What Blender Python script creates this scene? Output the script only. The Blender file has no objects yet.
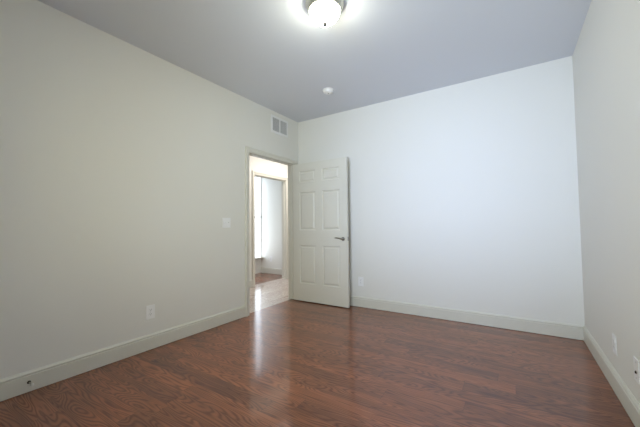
import bpy, bmesh, math, random
from mathutils import Vector, Matrix

random.seed(7)
S = bpy.context.scene
C = S.collection
R = math.radians
PI = math.pi

# ------------------------------------------------------------------ camera, world, light, exposure
H = 2.743            # ceiling height
W = 3.349            # room width (x), left wall at x = 0, back wall at y = 0
YF = -4.06           # front wall, behind the camera
HX = -1.245          # far wall of the hall
T = 0.115            # wall thickness

cd = bpy.data.cameras.new('camera')
cd.sensor_fit = 'HORIZONTAL'
cd.sensor_width = 36.0
cd.lens = 300.18 / 640 * 36.0
cd.clip_start = 0.02
cam = bpy.data.objects.new('camera', cd)
C.objects.link(cam)
f = Vector((-0.54142895, 0.83975415, 0.04083699))
r = Vector((0.84016274, 0.54222413, -0.01093468))
u = Vector((0.03132524, -0.02838937, 0.99910599))
cam.matrix_world = Matrix(((r.x, u.x, -f.x, 2.8167), (r.y, u.y, -f.y, -3.7602),
                           (r.z, u.z, -f.z, 1.108), (0, 0, 0, 1)))
S.camera = cam

S.view_settings.view_transform = 'Standard'
S.view_settings.look = 'None'
S.view_settings.gamma = 1.0
S.view_settings.use_curve_mapping = False
S.view_settings.exposure = 0.14

wd = bpy.data.worlds.new('overcast_sky')
S.world = wd
wd.use_nodes = True
wd.node_tree.nodes['Background'].inputs['Color'].default_value = (0.80, 0.90, 1.0, 1)
wd.node_tree.nodes['Background'].inputs['Strength'].default_value = 0.35


def area_light(name, loc, target, sx, sy, power, color, spread=180):
    ld = bpy.data.lights.new(name, 'AREA')
    ld.shape = 'RECTANGLE'
    ld.size, ld.size_y = sx, sy
    ld.energy = power
    ld.color = color
    ld.spread = R(spread)
    o = bpy.data.objects.new(name, ld)
    o.location = loc
    o.rotation_euler = (Vector(target) - Vector(loc)).to_track_quat('-Z', 'Y').to_euler()
    C.objects.link(o)
    return o


# windows: (centre x, sill, head, half width) in the front wall; the same for the far room's west wall
WX, WS, WH, WHW = 1.75, 0.70, 2.20, 1.10
FWX = -2.30          # west wall of the far room
FWY0, FWY1, FWS, FWH = 1.08, 1.547, 0.36, 2.30
area_light('window_daylight', (2.0, YF - T - 0.40, 1.5), (2.2, 0, 1.7), 1.0, 1.6, 14, (0.42, 0.57, 1.0), 60)
area_light('window_ground_bounce', (2.3, YF - T - 0.40, 1.0), (2.0, 0, 2.9), 1.0, 1.0, 37, (0.80, 0.93, 1.0), 130)
area_light('window_warm_fill', (1.45, YF - T - 0.40, 1.5), (1.45, 0, 1.4), 1.0, 1.6, 18, (1.0, 0.95, 0.52), 170)  # warm fill lamp added outside the window to balance the wall tones
FAR_WINDOW = 2.9     # glow put into the far window's panes in place of outside daylight
area_light('far_room_fill', (-1.83, -1.2 - T - 0.15, 1.3), (-1.83, 2, 1.2), 0.8, 1.8, 17, (0.84, 0.93, 1.0))  # fill lamp added to brighten the far room's north wall
area_light('hall_ceiling_light', (-0.62, 0.80, H - 0.03), (-0.62, 0.80, 0), 0.40, 1.40, 21, (1.0, 0.94, 0.89), 150)
LAMP_STRENGTH = 50.0


# ------------------------------------------------------------------ materials
def new_mat(name):
    m = bpy.data.materials.new(name)
    m.use_nodes = True
    return m, m.node_tree.nodes, m.node_tree.links, m.node_tree.nodes['Principled BSDF']


def plain(name, col, rough=0.5, metal=0.0, bump=0.0, scale=60.0, var=0.0):
    """Principled with a faint noise in colour and bump."""
    m, n, l, p = new_mat(name)
    p.inputs['Roughness'].default_value = rough
    p.inputs['Metallic'].default_value = metal
    tc = n.new('ShaderNodeTexCoord')
    no = n.new('ShaderNodeTexNoise')
    no.inputs['Scale'].default_value = scale
    no.inputs['Detail'].default_value = 3
    l.new(tc.outputs['Object'], no.inputs['Vector'])
    mx = n.new('ShaderNodeMix')
    mx.data_type = 'RGBA'
    mx.inputs[6].default_value = (col[0] * (1 - var), col[1] * (1 - var), col[2] * (1 - var), 1)
    mx.inputs[7].default_value = (min(1, col[0] * (1 + var)), min(1, col[1] * (1 + var)), min(1, col[2] * (1 + var)), 1)
    l.new(no.outputs['Fac'], mx.inputs[0])
    l.new(mx.outputs[2], p.inputs['Base Color'])
    if bump:
        b = n.new('ShaderNodeBump')
        b.inputs['Strength'].default_value = bump
        b.inputs['Distance'].default_value = 0.002
        l.new(no.outputs['Fac'], b.inputs['Height'])
        l.new(b.outputs['Normal'], p.inputs['Normal'])
    return m


M = {}
M['wall'] = plain('wall_paint', (0.80, 0.79, 0.74), 0.75, 0, 0.12, 220, 0.01)
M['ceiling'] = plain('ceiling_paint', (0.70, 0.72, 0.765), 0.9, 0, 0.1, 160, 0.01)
M['trim'] = plain('trim_paint', (0.715, 0.70, 0.625), 0.38, 0, 0.0, 30, 0.01)
M['door'] = plain('door_paint', (0.75, 0.735, 0.66), 0.40, 0, 0.0, 30, 0.01)
M['plastic'] = plain('white_plastic', (0.90, 0.90, 0.89), 0.3, 0, 0, 30, 0.01)
M['slot'] = plain('dark_slot', (0.03, 0.03, 0.03), 0.6, 0, 0, 30, 0)
M['nickel'] = plain('brushed_nickel', (0.62, 0.61, 0.55), 0.36, 1.0, 0.05, 300, 0.05)
M['dark_nickel'] = plain('dark_nickel', (0.30, 0.29, 0.26), 0.30, 1.0, 0, 120, 0.05)
M['steel'] = plain('steel_screw', (0.55, 0.55, 0.53), 0.35, 1.0, 0, 120, 0.05)
M['bronze'] = plain('dark_bronze', (0.05, 0.045, 0.035), 0.4, 0.6, 0, 120, 0.05)
M['rubber'] = plain('white_rubber', (0.75, 0.75, 0.72), 0.6, 0, 0, 60, 0.02)
M['grille'] = plain('grille_enamel', (0.86, 0.86, 0.85), 0.4, 0, 0, 60, 0.02)
M['louvre'] = plain('louvre_enamel', (0.62, 0.62, 0.62), 0.5, 0, 0, 60, 0.02)
M['finial'] = plain('finial_bronze', (0.012, 0.011, 0.010), 0.55, 0, 0, 60, 0.02)
M['duct'] = plain('duct_dark', (0.12, 0.12, 0.12), 0.7, 0, 0, 60, 0.02)


def glow(name, col, strength):
    m, n, l, p = new_mat(name)
    p.inputs['Base Color'].default_value = (0.9, 0.9, 0.88, 1)
    p.inputs['Roughness'].default_value = 0.25
    p.inputs['Emission Color'].default_value = (*col, 1)
    p.inputs['Emission Strength'].default_value = strength
    return m


M['lamp_glass'] = glow('lit_opal_glass', (1.0, 0.99, 0.80), LAMP_STRENGTH)


def glass_mat():
    m, n, l, p = new_mat('window_glass')
    n.remove(p)
    t = n.new('ShaderNodeBsdfTransparent')
    g = n.new('ShaderNodeBsdfGlossy')
    g.inputs['Roughness'].default_value = 0.02
    fr = n.new('ShaderNodeFresnel')
    fr.inputs['IOR'].default_value = 1.45
    mx = n.new('ShaderNodeMixShader')
    l.new(fr.outputs[0], mx.inputs[0])
    l.new(t.outputs[0], mx.inputs[1])
    l.new(g.outputs[0], mx.inputs[2])
    l.new(mx.outputs[0], n['Material Output'].inputs['Surface'])
    return m


M['glass'] = glass_mat()
M['bright_pane'] = glow('daylight_glow_pane', (0.78, 0.88, 1.0), FAR_WINDOW)


def oak(name, dark_col, light_col, along_x=True, width=0.127, length=1.25):
    """Stained oak planks with cathedral grain, semi gloss."""
    m, n, l, p = new_mat(name)

    def math_(op, a, b=None, c=None):
        q = n.new('ShaderNodeMath')
        q.operation = op
        for i, v in enumerate((a, b, c)):
            if v is None:
                continue
            if isinstance(v, (int, float)):
                q.inputs[i].default_value = v
            else:
                l.new(v, q.inputs[i])
        return q.outputs[0]

    tc = n.new('ShaderNodeTexCoord')
    sp = n.new('ShaderNodeSeparateXYZ')
    l.new(tc.outputs['Object'], sp.inputs[0])
    U, V = (sp.outputs['X'], sp.outputs['Y']) if along_x else (sp.outputs['Y'], sp.outputs['X'])
    rowf = math_('DIVIDE', V, width)
    row = math_('FLOOR', rowf)
    rfr = math_('SUBTRACT', rowf, row)
    wn = n.new('ShaderNodeTexWhiteNoise')
    wn.noise_dimensions = '1D'
    l.new(row, wn.inputs['W'])
    uo = math_('ADD', math_('DIVIDE', U, length), math_('MULTIPLY', wn.outputs['Value'], 7.3))
    cell = math_('FLOOR', uo)
    cfr = math_('SUBTRACT', uo, cell)
    cv = n.new('ShaderNodeCombineXYZ')
    l.new(row, cv.inputs[0])
    l.new(cell, cv.inputs[1])
    w2 = n.new('ShaderNodeTexWhiteNoise')
    w2.noise_dimensions = '2D'
    l.new(cv.outputs[0], w2.inputs['Vector'])
    pid = w2.outputs['Value']
    # cathedral grain: contour lines of a noise field stretched along the plank
    gv = n.new('ShaderNodeCombineXYZ')
    l.new(math_('MULTIPLY', U, 1.5), gv.inputs[0])
    l.new(math_('MULTIPLY', V, 9.5), gv.inputs[1])
    l.new(math_('MULTIPLY', pid, 37.0), gv.inputs[2])
    g1 = n.new('ShaderNodeTexNoise')
    g1.inputs['Scale'].default_value = 1.0
    g1.inputs['Detail'].default_value = 1.2
    g1.inputs['Distortion'].default_value = 0.25
    l.new(gv.outputs[0], g1.inputs['Vector'])
    rings = math_('SINE', math_('MULTIPLY', g1.outputs['Fac'], 128.0))
    rings = math_('POWER', math_('MULTIPLY_ADD', rings, 0.5, 0.5), 1.6)
    # fine pores
    fv = n.new('ShaderNodeCombineXYZ')
    l.new(math_('MULTIPLY', U, 7.0), fv.inputs[0])
    l.new(math_('MULTIPLY', V, 110.0), fv.inputs[1])
    l.new(math_('MULTIPLY', pid, 11.0), fv.inputs[2])
    g2 = n.new('ShaderNodeTexNoise')
    g2.inputs['Scale'].default_value = 1.0
    g2.inputs['Detail'].default_value = 3.0
    l.new(fv.outputs[0], g2.inputs['Vector'])
    # slow tone drift inside a plank
    dv = n.new('ShaderNodeCombineXYZ')
    l.new(math_('MULTIPLY', U, 1.6), dv.inputs[0])
    l.new(math_('MULTIPLY', V, 9.0), dv.inputs[1])
    l.new(math_('MULTIPLY', pid, 53.0), dv.inputs[2])
    g3 = n.new('ShaderNodeTexNoise')
    g3.inputs['Scale'].default_value = 1.0
    g3.inputs['Detail'].default_value = 2.0
    l.new(dv.outputs[0], g3.inputs['Vector'])
    tone = math_('ADD', math_('MULTIPLY', pid, 0.26), math_('MULTIPLY', g3.outputs['Fac'], 0.66))
    ramp = n.new('ShaderNodeValToRGB')
    ramp.color_ramp.elements[0].position = 0.12
    ramp.color_ramp.elements[0].color = (*dark_col, 1)
    ramp.color_ramp.elements[1].position = 0.85
    ramp.color_ramp.elements[1].color = (*light_col, 1)
    l.new(tone, ramp.inputs['Fac'])
    dark = math_('ADD', math_('MULTIPLY', rings, 0.80), math_('MULTIPLY', math_('SUBTRACT', g2.outputs['Fac'], 0.40), 0.70))
    dark.node.use_clamp = True
    mx = n.new('ShaderNodeMix')
    mx.data_type = 'RGBA'
    mx.blend_type = 'MULTIPLY'
    l.new(dark, mx.inputs[0])
    l.new(ramp.outputs[0], mx.inputs[6])
    mx.inputs[7].default_value = (0.42, 0.34, 0.28, 1)
    # thin joints
    e1 = math_('LESS_THAN', math_('MINIMUM', rfr, math_('SUBTRACT', 1.0, rfr)), 0.009)
    e2 = math_('LESS_THAN', math_('MINIMUM', cfr, math_('SUBTRACT', 1.0, cfr)), 0.0010)
    joint = math_('MAXIMUM', e1, e2)
    mj = n.new('ShaderNodeMix')
    mj.data_type = 'RGBA'
    mj.blend_type = 'MULTIPLY'
    l.new(math_('MULTIPLY', joint, 0.55), mj.inputs[0])
    l.new(mx.outputs[2], mj.inputs[6])
    mj.inputs[7].default_value = (0.25, 0.2, 0.18, 1)
    l.new(mj.outputs[2], p.inputs['Base Color'])
    p.inputs['Roughness'].default_value = 0.30
    p.inputs['Specular IOR Level'].default_value = 0.03
    p.inputs['Coat IOR'].default_value = 1.58
    p.inputs['Coat Weight'].default_value = 0.95
    p.inputs['Coat Roughness'].default_value = 0.14
    b = n.new('ShaderNodeBump')
    b.inputs['Strength'].default_value = 0.10
    b.inputs['Distance'].default_value = 0.001
    l.new(math_('SUBTRACT', math_('MULTIPLY', g2.outputs['Fac'], 0.6), math_('MULTIPLY', joint, 1.0)), b.inputs['Height'])
    l.new(b.outputs['Normal'], p.inputs['Normal'])
    return m


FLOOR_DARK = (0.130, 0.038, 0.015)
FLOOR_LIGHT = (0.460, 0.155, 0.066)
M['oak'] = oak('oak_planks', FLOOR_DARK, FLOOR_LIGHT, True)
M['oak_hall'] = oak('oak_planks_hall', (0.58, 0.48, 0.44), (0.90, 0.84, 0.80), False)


# ------------------------------------------------------------------ mesh helpers
def box(bm, x0, x1, y0, y1, z0, z1):
    v = [bm.verts.new((x, y, z)) for x in (x0, x1) for y in (y0, y1) for z in (z0, z1)]
    fs = []
    for q in ((0, 1, 3, 2), (4, 6, 7, 5), (0, 4, 5, 1), (2, 3, 7, 6), (0, 2, 6, 4), (1, 5, 7, 3)):
        fs.append(bm.faces.new([v[i] for i in q]))
    return v


def bevelled_box(bm, x0, x1, y0, y1, z0, z1, w, seg=2):
    t = bmesh.new()
    box(t, x0, x1, y0, y1, z0, z1)
    bmesh.ops.bevel(t, geom=list(t.edges), offset=w, segments=seg, affect='EDGES', profile=0.6)
    join(bm, t)


def join(bm, t, mat=None):
    mp = {}
    for v in t.verts:
        mp[v] = bm.verts.new(mat @ v.co if mat else v.co)
    for fc in t.faces:
        nf = bm.faces.new([mp[v] for v in fc.verts])
        nf.smooth = fc.smooth
    t.free()


def lathe(bm, prof, seg=48, mat=None, smooth=True):
    """prof: list of (radius, z); turned about the z axis, then moved by mat."""
    t = bmesh.new()
    rings = []
    for rr, z in prof:
        if rr < 1e-6:
            rings.append([t.verts.new((0, 0, z))])
        else:
            rings.append([t.verts.new((rr * math.cos(2 * PI * i / seg), rr * math.sin(2 * PI * i / seg), z)) for i in range(seg)])
    for a, b in zip(rings, rings[1:]):
        for i in range(seg):
            j = (i + 1) % seg
            if len(a) == 1 and len(b) == 1:
                continue
            if len(a) == 1:
                fc = t.faces.new((a[0], b[i], b[j]))
            elif len(b) == 1:
                fc = t.faces.new((a[i], b[0], a[j]))
            else:
                fc = t.faces.new((a[i], b[i], b[j], a[j]))
            fc.smooth = smooth
    bmesh.ops.recalc_face_normals(t, faces=list(t.faces))
    join(bm, t, mat)


def tube(bm, pts, radii, seg=14, flat=1.0):
    """Swept round (or oval) bar through pts, closed ends."""
    t = bmesh.new()
    rings = []
    n = len(pts)
    for k in range(n):
        d = (Vector(pts[min(k + 1, n - 1)]) - Vector(pts[max(k - 1, 0)])).normalized()
        up = Vector((0, 0, 1)) if abs(d.z) < 0.9 else Vector((1, 0, 0))
        a = d.cross(up).normalized()
        b = a.cross(d).normalized()
        rings.append([t.verts.new(Vector(pts[k]) + radii[k] * (math.cos(2 * PI * i / seg) * a * flat + math.sin(2 * PI * i / seg) * b)) for i in range(seg)])
    for a, b in zip(rings, rings[1:]):
        for i in range(seg):
            j = (i + 1) % seg
            t.faces.new((a[i], a[j], b[j], b[i])).smooth = True
    t.faces.new(rings[0])
    t.faces.new(rings[-1][::-1])
    bmesh.ops.recalc_face_normals(t, faces=list(t.faces))
    join(bm, t)


def extrude_profile(bm, prof, A, B, inward):
    """Sweep a (out, z) profile along the straight line A-B; inward = unit vector away from the wall."""
    A, B, I = Vector(A), Vector(B), Vector(inward)
    ra = [bm.verts.new(A + I * o + Vector((0, 0, z))) for o, z in prof]
    rb = [bm.verts.new(B + I * o + Vector((0, 0, z))) for o, z in prof]
    n = len(prof)
    for i in range(n):
        j = (i + 1) % n
        bm.faces.new((ra[i], ra[j], rb[j], rb[i]))
    bm.faces.new(ra)
    bm.faces.new(rb[::-1])


def obj(name, bm, m, parent=None, loc=None, smooth_angle=None):
    bmesh.ops.recalc_face_normals(bm, faces=list(bm.faces))
    me = bpy.data.meshes.new(name)
    bm.to_mesh(me)
    bm.free()
    me.materials.append(M[m] if isinstance(m, str) else m)
    o = bpy.data.objects.new(name, me)
    C.objects.link(o)
    if loc is not None:
        o.location = loc
    if parent is not None:
        o.parent = parent
    return o


def struct(name, bm, m, label, cat):
    o = obj(name, bm, m)
    o['kind'] = 'structure'
    o['label'] = label
    o['category'] = cat
    return o


def thing(name, label, cat, loc, rotz=0.0, group=None):
    o = bpy.data.objects.new(name, None)
    o.empty_display_size = 0.05
    C.objects.link(o)
    o.location = loc
    o.rotation_euler = (0, 0, rotz)
    o['label'] = label
    o['category'] = cat
    if group:
        o['group'] = group
    return o


# ------------------------------------------------------------------ the shell
DY0, DY1, DH = -1.050, -0.118, 2.055       # clear door opening in the left wall
J = 0.018                                  # jamb thickness
FY0, FY1, FH = 0.292, 1.205, 2.075         # clear opening in the far hall wall
YH0, YH1 = -2.6, 3.0                       # ends of the hall
FRY = 1.55                                 # north wall of the far room
FRY0 = -1.2

b = bmesh.new()
box(b, -T / 2, W + T, YF - T, T, -0.08, 0)
struct('floor', b, 'oak', 'glossy reddish brown oak plank floor of the empty bedroom', 'floor')
b = bmesh.new()
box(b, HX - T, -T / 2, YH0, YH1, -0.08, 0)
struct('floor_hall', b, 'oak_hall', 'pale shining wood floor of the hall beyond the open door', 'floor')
b = bmesh.new()
box(b, FWX - T, HX - T, YH0, YH1, -0.08, 0)
struct('floor_far_room', b, 'oak', 'reddish wood floor of the far room past the second doorway', 'floor')
b = bmesh.new()
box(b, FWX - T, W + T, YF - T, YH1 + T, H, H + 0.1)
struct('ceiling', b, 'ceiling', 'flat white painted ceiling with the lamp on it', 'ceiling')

b = bmesh.new()
box(b, -T, 0, YF - T, DY0 - J, 0, H)
box(b, -T, 0, DY1 + J, YH1, 0, H)
box(b, -T, 0, DY0 - J, DY1 + J, DH + J, H)
struct('wall_left', b, 'wall', 'off white left wall with the open doorway in it', 'wall')
b = bmesh.new()
box(b, 0, W + T, 0, T, 0, H)
struct('wall_back', b, 'wall', 'bright white back wall behind the open door', 'wall')
b = bmesh.new()
box(b, W, W + T, YF - T, 0, 0, H)
struct('wall_right', b, 'wall', 'grey shaded right wall beside the two low outlet plates', 'wall')
b = bmesh.new()
wx0, wx1 = WX - WHW, WX + WHW
box(b, 0, wx0, YF - T, YF, 0, H)
box(b, wx1, W, YF - T, YF, 0, H)
box(b, wx0, wx1, YF - T, YF, 0, WS)
box(b, wx0, wx1, YF - T, YF, WH, H)
struct('wall_front', b, 'wall', 'front wall with the window behind the camera', 'wall')
b = bmesh.new()
box(b, HX - T, HX, YH0, FY0 - J, 0, H)
box(b, HX - T, HX, FY1 + J, YH1, 0, H)
box(b, HX - T, HX, FY0 - J, FY1 + J, FH + J, H)
struct('wall_hall', b, 'wall', 'warm lit hall wall with the second doorway', 'wall')
b = bmesh.new()
box(b, FWX - T, -T, YH0 - T, YH0, 0, H)
struct('wall_hall_south', b, 'wall', 'end wall of the hall out of sight', 'wall')
b = bmesh.new()
box(b, FWX - T, -T, YH1, YH1 + T, 0, H)
struct('wall_hall_north', b, 'wall', 'other end wall of the hall out of sight', 'wall')
b = bmesh.new()
box(b, FWX, HX - T, FRY, FRY + T, 0, H)
struct('wall_far_room', b, 'wall', 'bluish white wall of the far room with a low outlet', 'wall')
b = bmesh.new()
box(b, FWX, -2.2, FRY0 - T, FRY0, 0, H)
box(b, -1.46, HX - T, FRY0 - T, FRY0, 0, H)
box(b, -2.2, -1.46, FRY0 - T, FRY0, 0, 0.4)
box(b, -2.2, -1.46, FRY0 - T, FRY0, 2.15, H)
struct('wall_far_room_south', b, 'wall', 'south wall of the far room out of sight', 'wall')
b = bmesh.new()
box(b, FWX - T, FWX, YH0, FWY0, 0, H)
box(b, FWX - T, FWX, FWY1, YH1, 0, H)
box(b, FWX - T, FWX, FWY0, FWY1, 0, FWS)
box(b, FWX - T, FWX, FWY0, FWY1, FWH, H)
struct('wall_far_room_west', b, 'wall', 'far room wall holding the bright window', 'wall')

# baseboards: flat board, small step, rounded cap
BB = [(0, 0.004), (0.0155, 0.004), (0.0155, 0.110), (0.0105, 0.113), (0.0105, 0.117), (0.0140, 0.119), (0.0145, 0.124),
      (0.0120, 0.130), (0.0070, 0.135), (0.0055, 0.139), (0, 0.139)]
CW = 0.062                                 # casing width


def baseboard(name, runs, label):
    b = bmesh.new()
    for A, B, I in runs:
        extrude_profile(b, BB, A, B, I)
    struct(name, b, 'trim', label, 'baseboard')


baseboard('baseboard_left', [((0, YF, 0), (0, DY0 - CW, 0), (1, 0, 0))], 'cream baseboard along the left wall up to the doorway')
baseboard('baseboard_back', [((0, 0, 0), (W, 0, 0), (0, -1, 0))], 'cream baseboard along the bright back wall')
baseboard('baseboard_right', [((W, YF, 0), (W, -0.014, 0), (-1, 0, 0))], 'cream baseboard along the right wall')
baseboard('baseboard_front', [((0.016, YF, 0), (W - 0.016, YF, 0), (0, 1, 0))], 'cream baseboard under the front window')
baseboard('baseboard_hall', [((HX, YH0, 0), (HX, FY0 - 0.075, 0), (1, 0, 0)), ((HX, FY1 + 0.075, 0), (HX, YH1, 0), (1, 0, 0))],
          'baseboard along the far wall of the hall')
baseboard('baseboard_far_room', [((FWX, FRY, 0), (HX - T, FRY, 0), (0, -1, 0))], 'baseboard of the far room seen through both doorways')


# door casings: jamb lining, stops and moulded casing on both faces of the wall
def casing(name, x_room, x_other, y0, y1, h, label, cw=CW, hw=None):
    hw = hw or cw
    b = bmesh.new()
    xa, xb = min(x_room, x_other), max(x_room, x_other)
    box(b, xa, xb, y0 - J, y0, 0, h)
    box(b, xa, xb, y1, y1 + J, 0, h)
    box(b, xa, xb, y0 - J, y1 + J, h, h + J)
    # stops
    xm = (xa + xb) / 2
    box(b, xm - 0.016, xm + 0.016, y0, y0 + 0.011, 0, h)
    box(b, xm - 0.016, xm + 0.016, y1 - 0.011, y1, 0, h)
    box(b, xm - 0.016, xm + 0.016, y0 + 0.011, y1 - 0.011, h - 0.011, h)
    rv = 0.005
    for x, s in ((xb, 1), (xa, -1)):
        # profile across the casing: thin at the opening, thick at the outside, with a bead
        pr = [(0.0, 0.010), (0.010, 0.012), (0.030, 0.014), (0.040, 0.018), (cw - 0.006, 0.018), (cw, 0.013)]
        for sign, ye in ((-1, y0 - rv), (1, y1 + rv)):
            pts = [(0.0, 0.0)] + pr + [(cw, 0.0)]
            lo = [b.verts.new((x + s * t_, ye + sign * q, 0)) for q, t_ in pts]
            hi = [b.verts.new((x + s * t_, ye + sign * q, h + rv + q)) for q, t_ in pts]
            n = len(pts)
            for i in range(n):
                j = (i + 1) % n
                b.faces.new((lo[i], lo[j], hi[j], hi[i]))
            b.faces.new(lo)
            b.faces.new(hi)
        pts = [(0.0, 0.0)] + pr + [(cw, 0.0)]
        le = [b.verts.new((x + s * t_, y0 - rv - q, h + rv + q)) for q, t_ in pts]
        ri = [b.verts.new((x + s * t_, y1 + rv + q, h + rv + q)) for q, t_ in pts]
        n = len(pts)
        for i in range(n):
            j = (i + 1) % n
            b.faces.new((le[i], le[j], ri[j], ri[i]))
        b.faces.new(le)
        b.faces.new(ri)
    return struct(name, b, 'trim', label, 'door casing')


casing('trim_1', 0, -T, DY0, DY1, DH, 'cream casing and jamb around the open bedroom doorway')
casing('trim_2', HX, HX - T, FY0, FY1, FH, 'white casing around the second doorway across the hall', cw=0.070)


# windows (behind the camera, and in the far room)
def window(name, axis, pos, a0, a1, z0, z1, label, inside, fw=0.045, pane='glass'):
    """axis 'y': lies in a wall of constant y; 'x': in a wall of constant x. inside = +1/-1 room side."""
    def bx(bm, p0, p1, q0, q1, r0, r1):
        lo, hi = sorted((p0, p1))
        if axis == 'y':
            box(bm, q0, q1, lo, hi, r0, r1)
        else:
            box(bm, lo, hi, q0, q1, r0, r1)
    o = bmesh.new()
    d0, d1 = pos - inside * 0.09, pos - inside * 0.03
    bx(o, d0, d1, a0, a0 + fw, z0, z1)
    bx(o, d0, d1, a1 - fw, a1, z0, z1)
    bx(o, d0, d1, a0 + fw, a1 - fw, z0, z0 + fw)
    bx(o, d0, d1, a0 + fw, a1 - fw, z1 - fw, z1)
    zm = (z0 + z1) / 2
    bx(o, d0, d1, a0 + fw, a1 - fw, zm - 0.02, zm + 0.02)
    root = struct(name, o, 'plastic', label, 'window')
    g = bmesh.new()
    bx(g, pos - inside * 0.062, pos - inside * 0.058, a0 + fw, a1 - fw, z0 + fw, zm - 0.02)
    obj('lower_pane', g, pane, root)
    g = bmesh.new()
    bx(g, pos - inside * 0.062, pos - inside * 0.058, a0 + fw, a1 - fw, zm + 0.02, z1 - fw)
    obj('upper_pane', g, pane, root)
    s = bmesh.new()
    bx(s, pos - inside * 0.03, pos + inside * 0.04, a0 - 0.0, a1 + 0.0, z0, z0 + 0.022)
    obj('window_sill', s, 'trim', root)
    return root


window('window_1', 'y', YF, wx0, wx1, WS, WH, 'double hung window in the front wall behind the camera', 1)
window('window_2', 'x', FWX + 0.05, FWY0, FWY1, FWS, FWH, 'glaring window of the far room with a low sill', 1, 0.022, 'bright_pane')

window('window_3_added', 'y', FRY0, -2.2, -1.46, 0.4, 2.15, 'added unseen window of the far room for the fill light', 1)  # unseen opening invented so the added fill reaches the far room

# ------------------------------------------------------------------ the six panel door, open at a right angle
DX0, DW, DT, DZ0, DZ1 = 0.020, 0.914, 0.035, 0.012, 2.040
DYN = -0.165                                # face towards the camera
xs = [0, 0.112, 0.402, 0.512, 0.802, 0.914]
zs = [0, 0.250, 0.815, 1.030, 1.598, 1.738, 1.915, DZ1 - DZ0]
b = bmesh.new()
box(b, 0, xs[1], 0, DT, 0, zs[-1])
box(b, xs[4], xs[5], 0, DT, 0, zs[-1])
for z0, z1 in ((zs[0], zs[1]), (zs[2], zs[3]), (zs[4], zs[5]), (zs[6], zs[7])):
    box(b, xs[1], xs[4], 0, DT, z0, z1)
for z0, z1 in ((zs[1], zs[2]), (zs[3], zs[4]), (zs[5], zs[6])):
    box(b, xs[2], xs[3], 0, DT, z0, z1)
bmesh.ops.remove_doubles(b, verts=list(b.verts), dist=1e-5)
door = struct('door_1', b, 'door', 'cream six panel door standing open against the back wall', 'door')
door.location = (DX0, DYN, DZ0)


def panel_mesh(x0, x1, z0, z1):
    b = bmesh.new()
    # inset from the opening edge, depth below the face: sticking, groove, raised field
    prof = [(0.0, 0.0005), (0.005, 0.0015), (0.010, 0.0120), (0.020, 0.0130), (0.025, 0.0120), (0.040, 0.0035), (0.044, 0.0030)]
    for side in (0, 1):
        rings = []
        for ins, dep in prof:
            y = dep if side == 0 else DT - dep
            rings.append([b.verts.new(q) for q in ((x0 + ins, y, z0 + ins), (x1 - ins, y, z0 + ins), (x1 - ins, y, z1 - ins), (x0 + ins, y, z1 - ins))])
        for a, c in zip(rings, rings[1:]):
            for i in range(4):
                j = (i + 1) % 4
                b.faces.new((a[i], a[j], c[j], c[i]) if side == 0 else (a[j], a[i], c[i], c[j]))
        b.faces.new(rings[-1] if side == 0 else rings[-1][::-1])
        if side == 0:
            first = rings[0]
        else:
            for i in range(4):
                j = (i + 1) % 4
                b.faces.new((first[j], first[i], rings[0][i], rings[0][j]))
    return b


for z0, z1 in ((zs[1], zs[2]), (zs[3], zs[4]), (zs[5], zs[6])):
    for x0, x1 in ((xs[1], xs[2]), (xs[3], xs[4])):
        obj('door_panel', panel_mesh(x0, x1, z0, z1), 'door', door)

# lever handles on both faces, on their round roses
hx, hz = 0.914 - 0.066, 0.915
for side, y0 in ((-1, 0.0), (1, DT)):
    b = bmesh.new()
    mat = Matrix.Translation((hx, y0, hz)) @ Matrix.Rotation(PI / 2 * (1 if side < 0 else -1), 4, 'X')
    lathe(b, [(0, 0), (0.026, 0), (0.027, 0.004), (0.025, 0.009), (0.020, 0.012), (0.013, 0.014), (0.0115, 0.030), (0, 0.030)], 32, mat)
    rose = obj('door_handle', b, 'dark_nickel', door)
    rose['label'] = 'dark nickel lever handle'
    b = bmesh.new()
    yy = y0 + side * 0.040
    tube(b, [(hx, y0 + side * 0.026, hz), (hx, yy, hz), (hx - 0.004, yy + side * 0.004, hz + 0.001), (hx - 0.018, yy + side * 0.007, hz + 0.004), (hx - 0.045, yy + side * 0.007, hz + 0.010),
             (hx - 0.080, yy + side * 0.006, hz + 0.014), (hx - 0.108, yy + side * 0.003, hz + 0.013)],
         [0.0105, 0.0115, 0.0115, 0.0105, 0.009, 0.0078, 0.0065], 14)
    obj('lever', b, 'dark_nickel', rose)
b = bmesh.new()
bevelled_box(b, 0.9135, 0.9155, 0.005, 0.030, hz - 0.028, hz + 0.028, 0.0006, 1)
bevelled_box(b, 0.9150, 0.9230, 0.0115, 0.0235, hz - 0.010, hz + 0.010, 0.002, 2)
lt = obj('latch', b, 'dark_nickel', door)
lt['label'] = 'dark nickel latch plate in the door edge'
for hz_ in (0.20, 1.02, 1.83):
    b = bmesh.new()
    lathe(b, [(0, -0.045), (0.006, -0.045), (0.006, 0.045), (0, 0.045)], 12, Matrix.Translation((-0.006, 0.041, hz_)))
    box(b, -0.0015, 0.0006, 0.012, 0.0400, hz_ - 0.044, hz_ + 0.044)
    obj('hinge', b, 'nickel', door)

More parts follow.
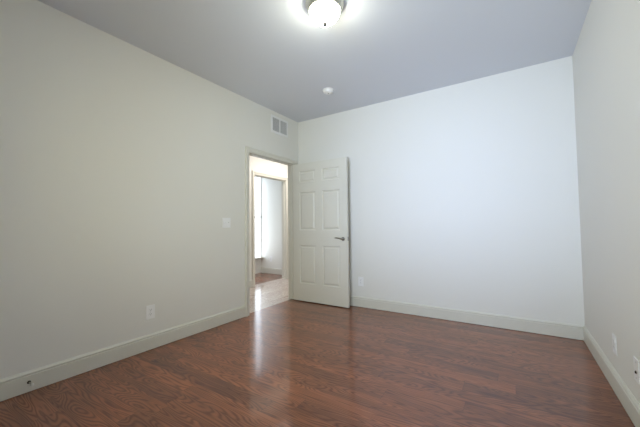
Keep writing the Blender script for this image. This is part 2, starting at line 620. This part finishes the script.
# ------------------------------------------------------------------ ceiling lamp
LX, LY = 1.698, -1.930
lamp = thing('ceiling_light', 'lit flush ceiling lamp with white glass bowl and nickel ring', 'ceiling light', (LX, LY, H))
b = bmesh.new()
lathe(b, [(0, 0), (0.126, 0), (0.139, -0.003), (0.142, -0.010), (0.141, -0.019), (0.136, -0.026), (0.1345, -0.035), (0.129, -0.042), (0.1265, -0.052),
          (0.120, -0.060), (0.116, -0.063), (0.113, -0.061), (0.111, -0.048), (0, -0.042)], 64)
o = obj('ring', b, 'nickel', lamp)
o['label'] = 'stepped brushed nickel ring'
b = bmesh.new()
prof = [(0.1100, -0.052)]
for k in range(0, 13):
    a = PI / 2 * k / 12
    prof.append((0.1105 * math.cos(a) if k < 12 else 0.0, -0.062 - 0.088 * math.sin(a)))
lathe(b, prof, 64)
o = obj('glass_bowl', b, 'lamp_glass', lamp)
o['label'] = 'lit white opal glass bowl'
b = bmesh.new()
lathe(b, [(0, -0.146), (0.016, -0.1490), (0.018, -0.153), (0.013, -0.158), (0.014, -0.163), (0.011, -0.170), (0.005, -0.174), (0, -0.1745)], 24)
o = obj('finial', b, 'finial', lamp)

# ------------------------------------------------------------------ smoke detector
sm = thing('smoke_detector', 'small round white smoke detector on the ceiling', 'smoke detector', (0.985, -0.705, H))
b = bmesh.new()
lathe(b, [(0, 0), (0.068, 0), (0.069, -0.006), (0.066, -0.009), (0, -0.009)], 40)
obj('base_plate', b, 'plastic', sm)
b = bmesh.new()
lathe(b, [(0, -0.009), (0.060, -0.009), (0.062, -0.014), (0.058, -0.026), (0.046, -0.034), (0.040, -0.034), (0.038, -0.031), (0.030, -0.031),
          (0.028, -0.036), (0.018, -0.039), (0, -0.039)], 40)
obj('cover', b, 'plastic', sm)
b = bmesh.new()
lathe(b, [(0.006, -0.0385), (0.006, -0.041), (0.004, -0.042), (0, -0.042)], 16)
obj('test_button', b, 'duct', sm)

# ------------------------------------------------------------------ air vent, high on the left wall
VY0, VY1, VZ0, VZ1 = -0.640, -0.268, 2.432, 2.678
vent = thing('air_vent', 'white two section air return grille high above the doorway', 'air vent', (0, (VY0 + VY1) / 2, (VZ0 + VZ1) / 2))
vw, vh = (VY1 - VY0) / 2, (VZ1 - VZ0) / 2
fr = 0.030
b = bmesh.new()
for q in ((-vw, vw, -vh, -vh + fr), (-vw, vw, vh - fr, vh), (-vw, -vw + fr, -vh + fr, vh - fr), (vw - fr, vw, -vh + fr, vh - fr)):
    bevelled_box(b, 0.0, 0.011, q[0], q[1], q[2], q[3], 0.003, 2)
obj('frame', b, 'grille', vent)
b = bmesh.new()
bevelled_box(b, 0.0, 0.011, -0.011, 0.011, -vh + fr, vh - fr, 0.002, 2)
obj('mullion', b, 'grille', vent)
b = bmesh.new()
box(b, 0.0005, 0.0015, -vw + fr, vw - fr, -vh + fr, vh - fr)
obj('backing', b, 'duct', vent)
for a0, a1 in ((-vw + fr, -0.011), (0.011, vw - fr)):
    b = bmesh.new()
    n = 11
    for k in range(n):
        yc = a0 + (k + 0.5) * (a1 - a0) / n
        t = bmesh.new()
        box(t, -0.0038, 0.0038, -0.0010, 0.0010, -vh + fr, vh - fr)
        join(b, t, Matrix.Translation((0.0062, yc, 0)) @ Matrix.Rotation(R(25), 4, 'Z'))
    obj('louvre', b, 'louvre', vent)
for yy in (-vw + 0.014, vw - 0.014):
    b = bmesh.new()
    lathe(b, [(0.0045, 0.0), (0.0042, 0.0015), (0, 0.002)], 14, Matrix.Translation((0.0108, yy, 0)) @ Matrix.Rotation(PI / 2, 4, 'Y'))
    obj('screw', b, 'grille', vent)

# ------------------------------------------------------------------ light switch, outlets: local +x leaves the wall, y across, z up
def plate(bm, hw, hh, t=0.0055):
    bevelled_box(bm, 0.0, t, -hw, hw, -hh, hh, 0.0025, 3)


def face_slab(bm, t0, t1, hw, hh, cut):
    """Receptacle face: rounded sides with flattened top and bottom."""
    pts = []
    for k in range(28):
        a = 2 * PI * k / 28
        pts.append((hw * math.cos(a), max(-cut, min(cut, hh * math.sin(a)))))
    lo = [bm.verts.new((t0, y, z)) for y, z in pts]
    hi = [bm.verts.new((t1, y, z)) for y, z in pts]
    for i in range(28):
        j = (i + 1) % 28
        bm.faces.new((lo[i], lo[j], hi[j], hi[i]))
    bm.faces.new(hi)


def outlet(loc, rotz, label, cat='outlet', group='duplex outlets low on the walls'):
    t = thing('wall_outlet', label, cat, loc, rotz, group)
    b = bmesh.new()
    plate(b, 0.0390, 0.0620)
    obj('cover_plate', b, 'plastic', t)
    for zc in (0.0195, -0.0195):
        b = bmesh.new()
        face_slab(b, 0.004, 0.0075, 0.0172, 0.0172, 0.0135)
        for v in b.verts:
            v.co.z += zc
        rc = obj('receptacle', b, 'plastic', t)
        b = bmesh.new()
        box(b, 0.0070, 0.0078, -0.0078, -0.0056, zc - 0.0010, zc + 0.0080)
        box(b, 0.0070, 0.0078, 0.0056, 0.0078, zc - 0.0005, zc + 0.0075)
        lathe(b, [(0, 0), (0.0026, 0), (0.0026, 0.0008), (0, 0.0008)], 12, Matrix.Translation((0.0070, 0, zc - 0.0065)) @ Matrix.Rotation(PI / 2, 4, 'Y'))
        obj('slot', b, 'slot', rc)
    b = bmesh.new()
    lathe(b, [(0.0032, 0.0), (0.003, 0.0012), (0, 0.0016)], 14, Matrix.Translation((0.0054, 0, 0)) @ Matrix.Rotation(PI / 2, 4, 'Y'))
    obj('screw', b, 'steel', t)
    return t


outlet((0, -2.272, 0.338), 0, 'white outlet plate on the left wall below the light switch')
outlet((1.044, 0, 0.345), -PI / 2, 'white outlet plate on the back wall beside the open door')
outlet((W, -1.040, 0.312), PI, 'white outlet plate on the right wall nearer the back corner')
outlet((-1.985, FRY, 0.345), -PI / 2, 'small outlet plate in the far room seen through both doorways')

jack = thing('cable_jack', 'white cable jack plate with dark socket at the right edge', 'wall jack', (W, -1.462, 0.315), PI)
b = bmesh.new()
plate(b, 0.0390, 0.0620)
obj('cover_plate', b, 'plastic', jack)
b = bmesh.new()
ry = Matrix.Rotation(PI / 2, 4, 'Y')
lathe(b, [(0.0085, 0), (0.0085, 0.002), (0.0060, 0.0022), (0.0060, 0.0055), (0.0035, 0.0057), (0, 0.0045)], 20, Matrix.Translation((0.005, 0, -0.012)) @ ry)
o = obj('socket', b, 'bronze', jack)
o['label'] = 'dark threaded cable socket'
for zc in (0.042, -0.042):
    b = bmesh.new()
    lathe(b, [(0.0032, 0.0), (0.003, 0.0012), (0, 0.0016)], 14, Matrix.Translation((0.0054, 0, zc)) @ ry)
    obj('screw', b, 'steel', jack)

sw = thing('light_switch', 'white two gang toggle light switch left of the doorway', 'light switch', (0, -1.410, 1.155))
b = bmesh.new()
plate(b, 0.0585, 0.0580, 0.0065)
obj('cover_plate', b, 'plastic', sw)
for yc, up in ((-0.023, 1), (0.023, 1)):
    b = bmesh.new()
    bevelled_box(b, 0.005, 0.0080, yc - 0.0065, yc + 0.0065, -0.0135, 0.0135, 0.001, 1)
    tube(b, [(0.006, yc, 0.0), (0.012, yc, 0.004 * up), (0.021, yc, 0.0095 * up)], [0.0055, 0.0052, 0.0046], 12)
    obj('toggle', b, 'plastic', sw)
    for zc in (0.030, -0.030):
        b = bmesh.new()
        lathe(b, [(0.0032, 0.0), (0.003, 0.0012), (0, 0.0016)], 14, Matrix.Translation((0.0064, yc, zc)) @ ry)
        obj('screw', b, 'plastic', sw)

# ------------------------------------------------------------------ door stop on the left baseboard
ds = thing('door_stop', 'dark door stop with white tip on the left baseboard', 'door stop', (0.015, -3.087, 0.068))
b = bmesh.new()
lathe(b, [(0, 0), (0.0105, 0), (0.0105, 0.003), (0.008, 0.008), (0.006, 0.011), (0, 0.011)], 24, ry)
obj('base', b, 'bronze', ds)
b = bmesh.new()
lathe(b, [(0.0042, 0.009)] + [(0.0048 if k % 2 else 0.0038, 0.010 + k * 0.0025) for k in range(19)] + [(0, 0.058)], 16, ry)
obj('shaft', b, 'nickel', ds)
b = bmesh.new()
lathe(b, [(0, 0.054), (0.0085, 0.054), (0.0095, 0.058), (0.0095, 0.068), (0.007, 0.072), (0, 0.0725)], 20, ry)
o = obj('rubber_tip', b, 'rubber', ds)
o['label'] = 'white rubber tip'
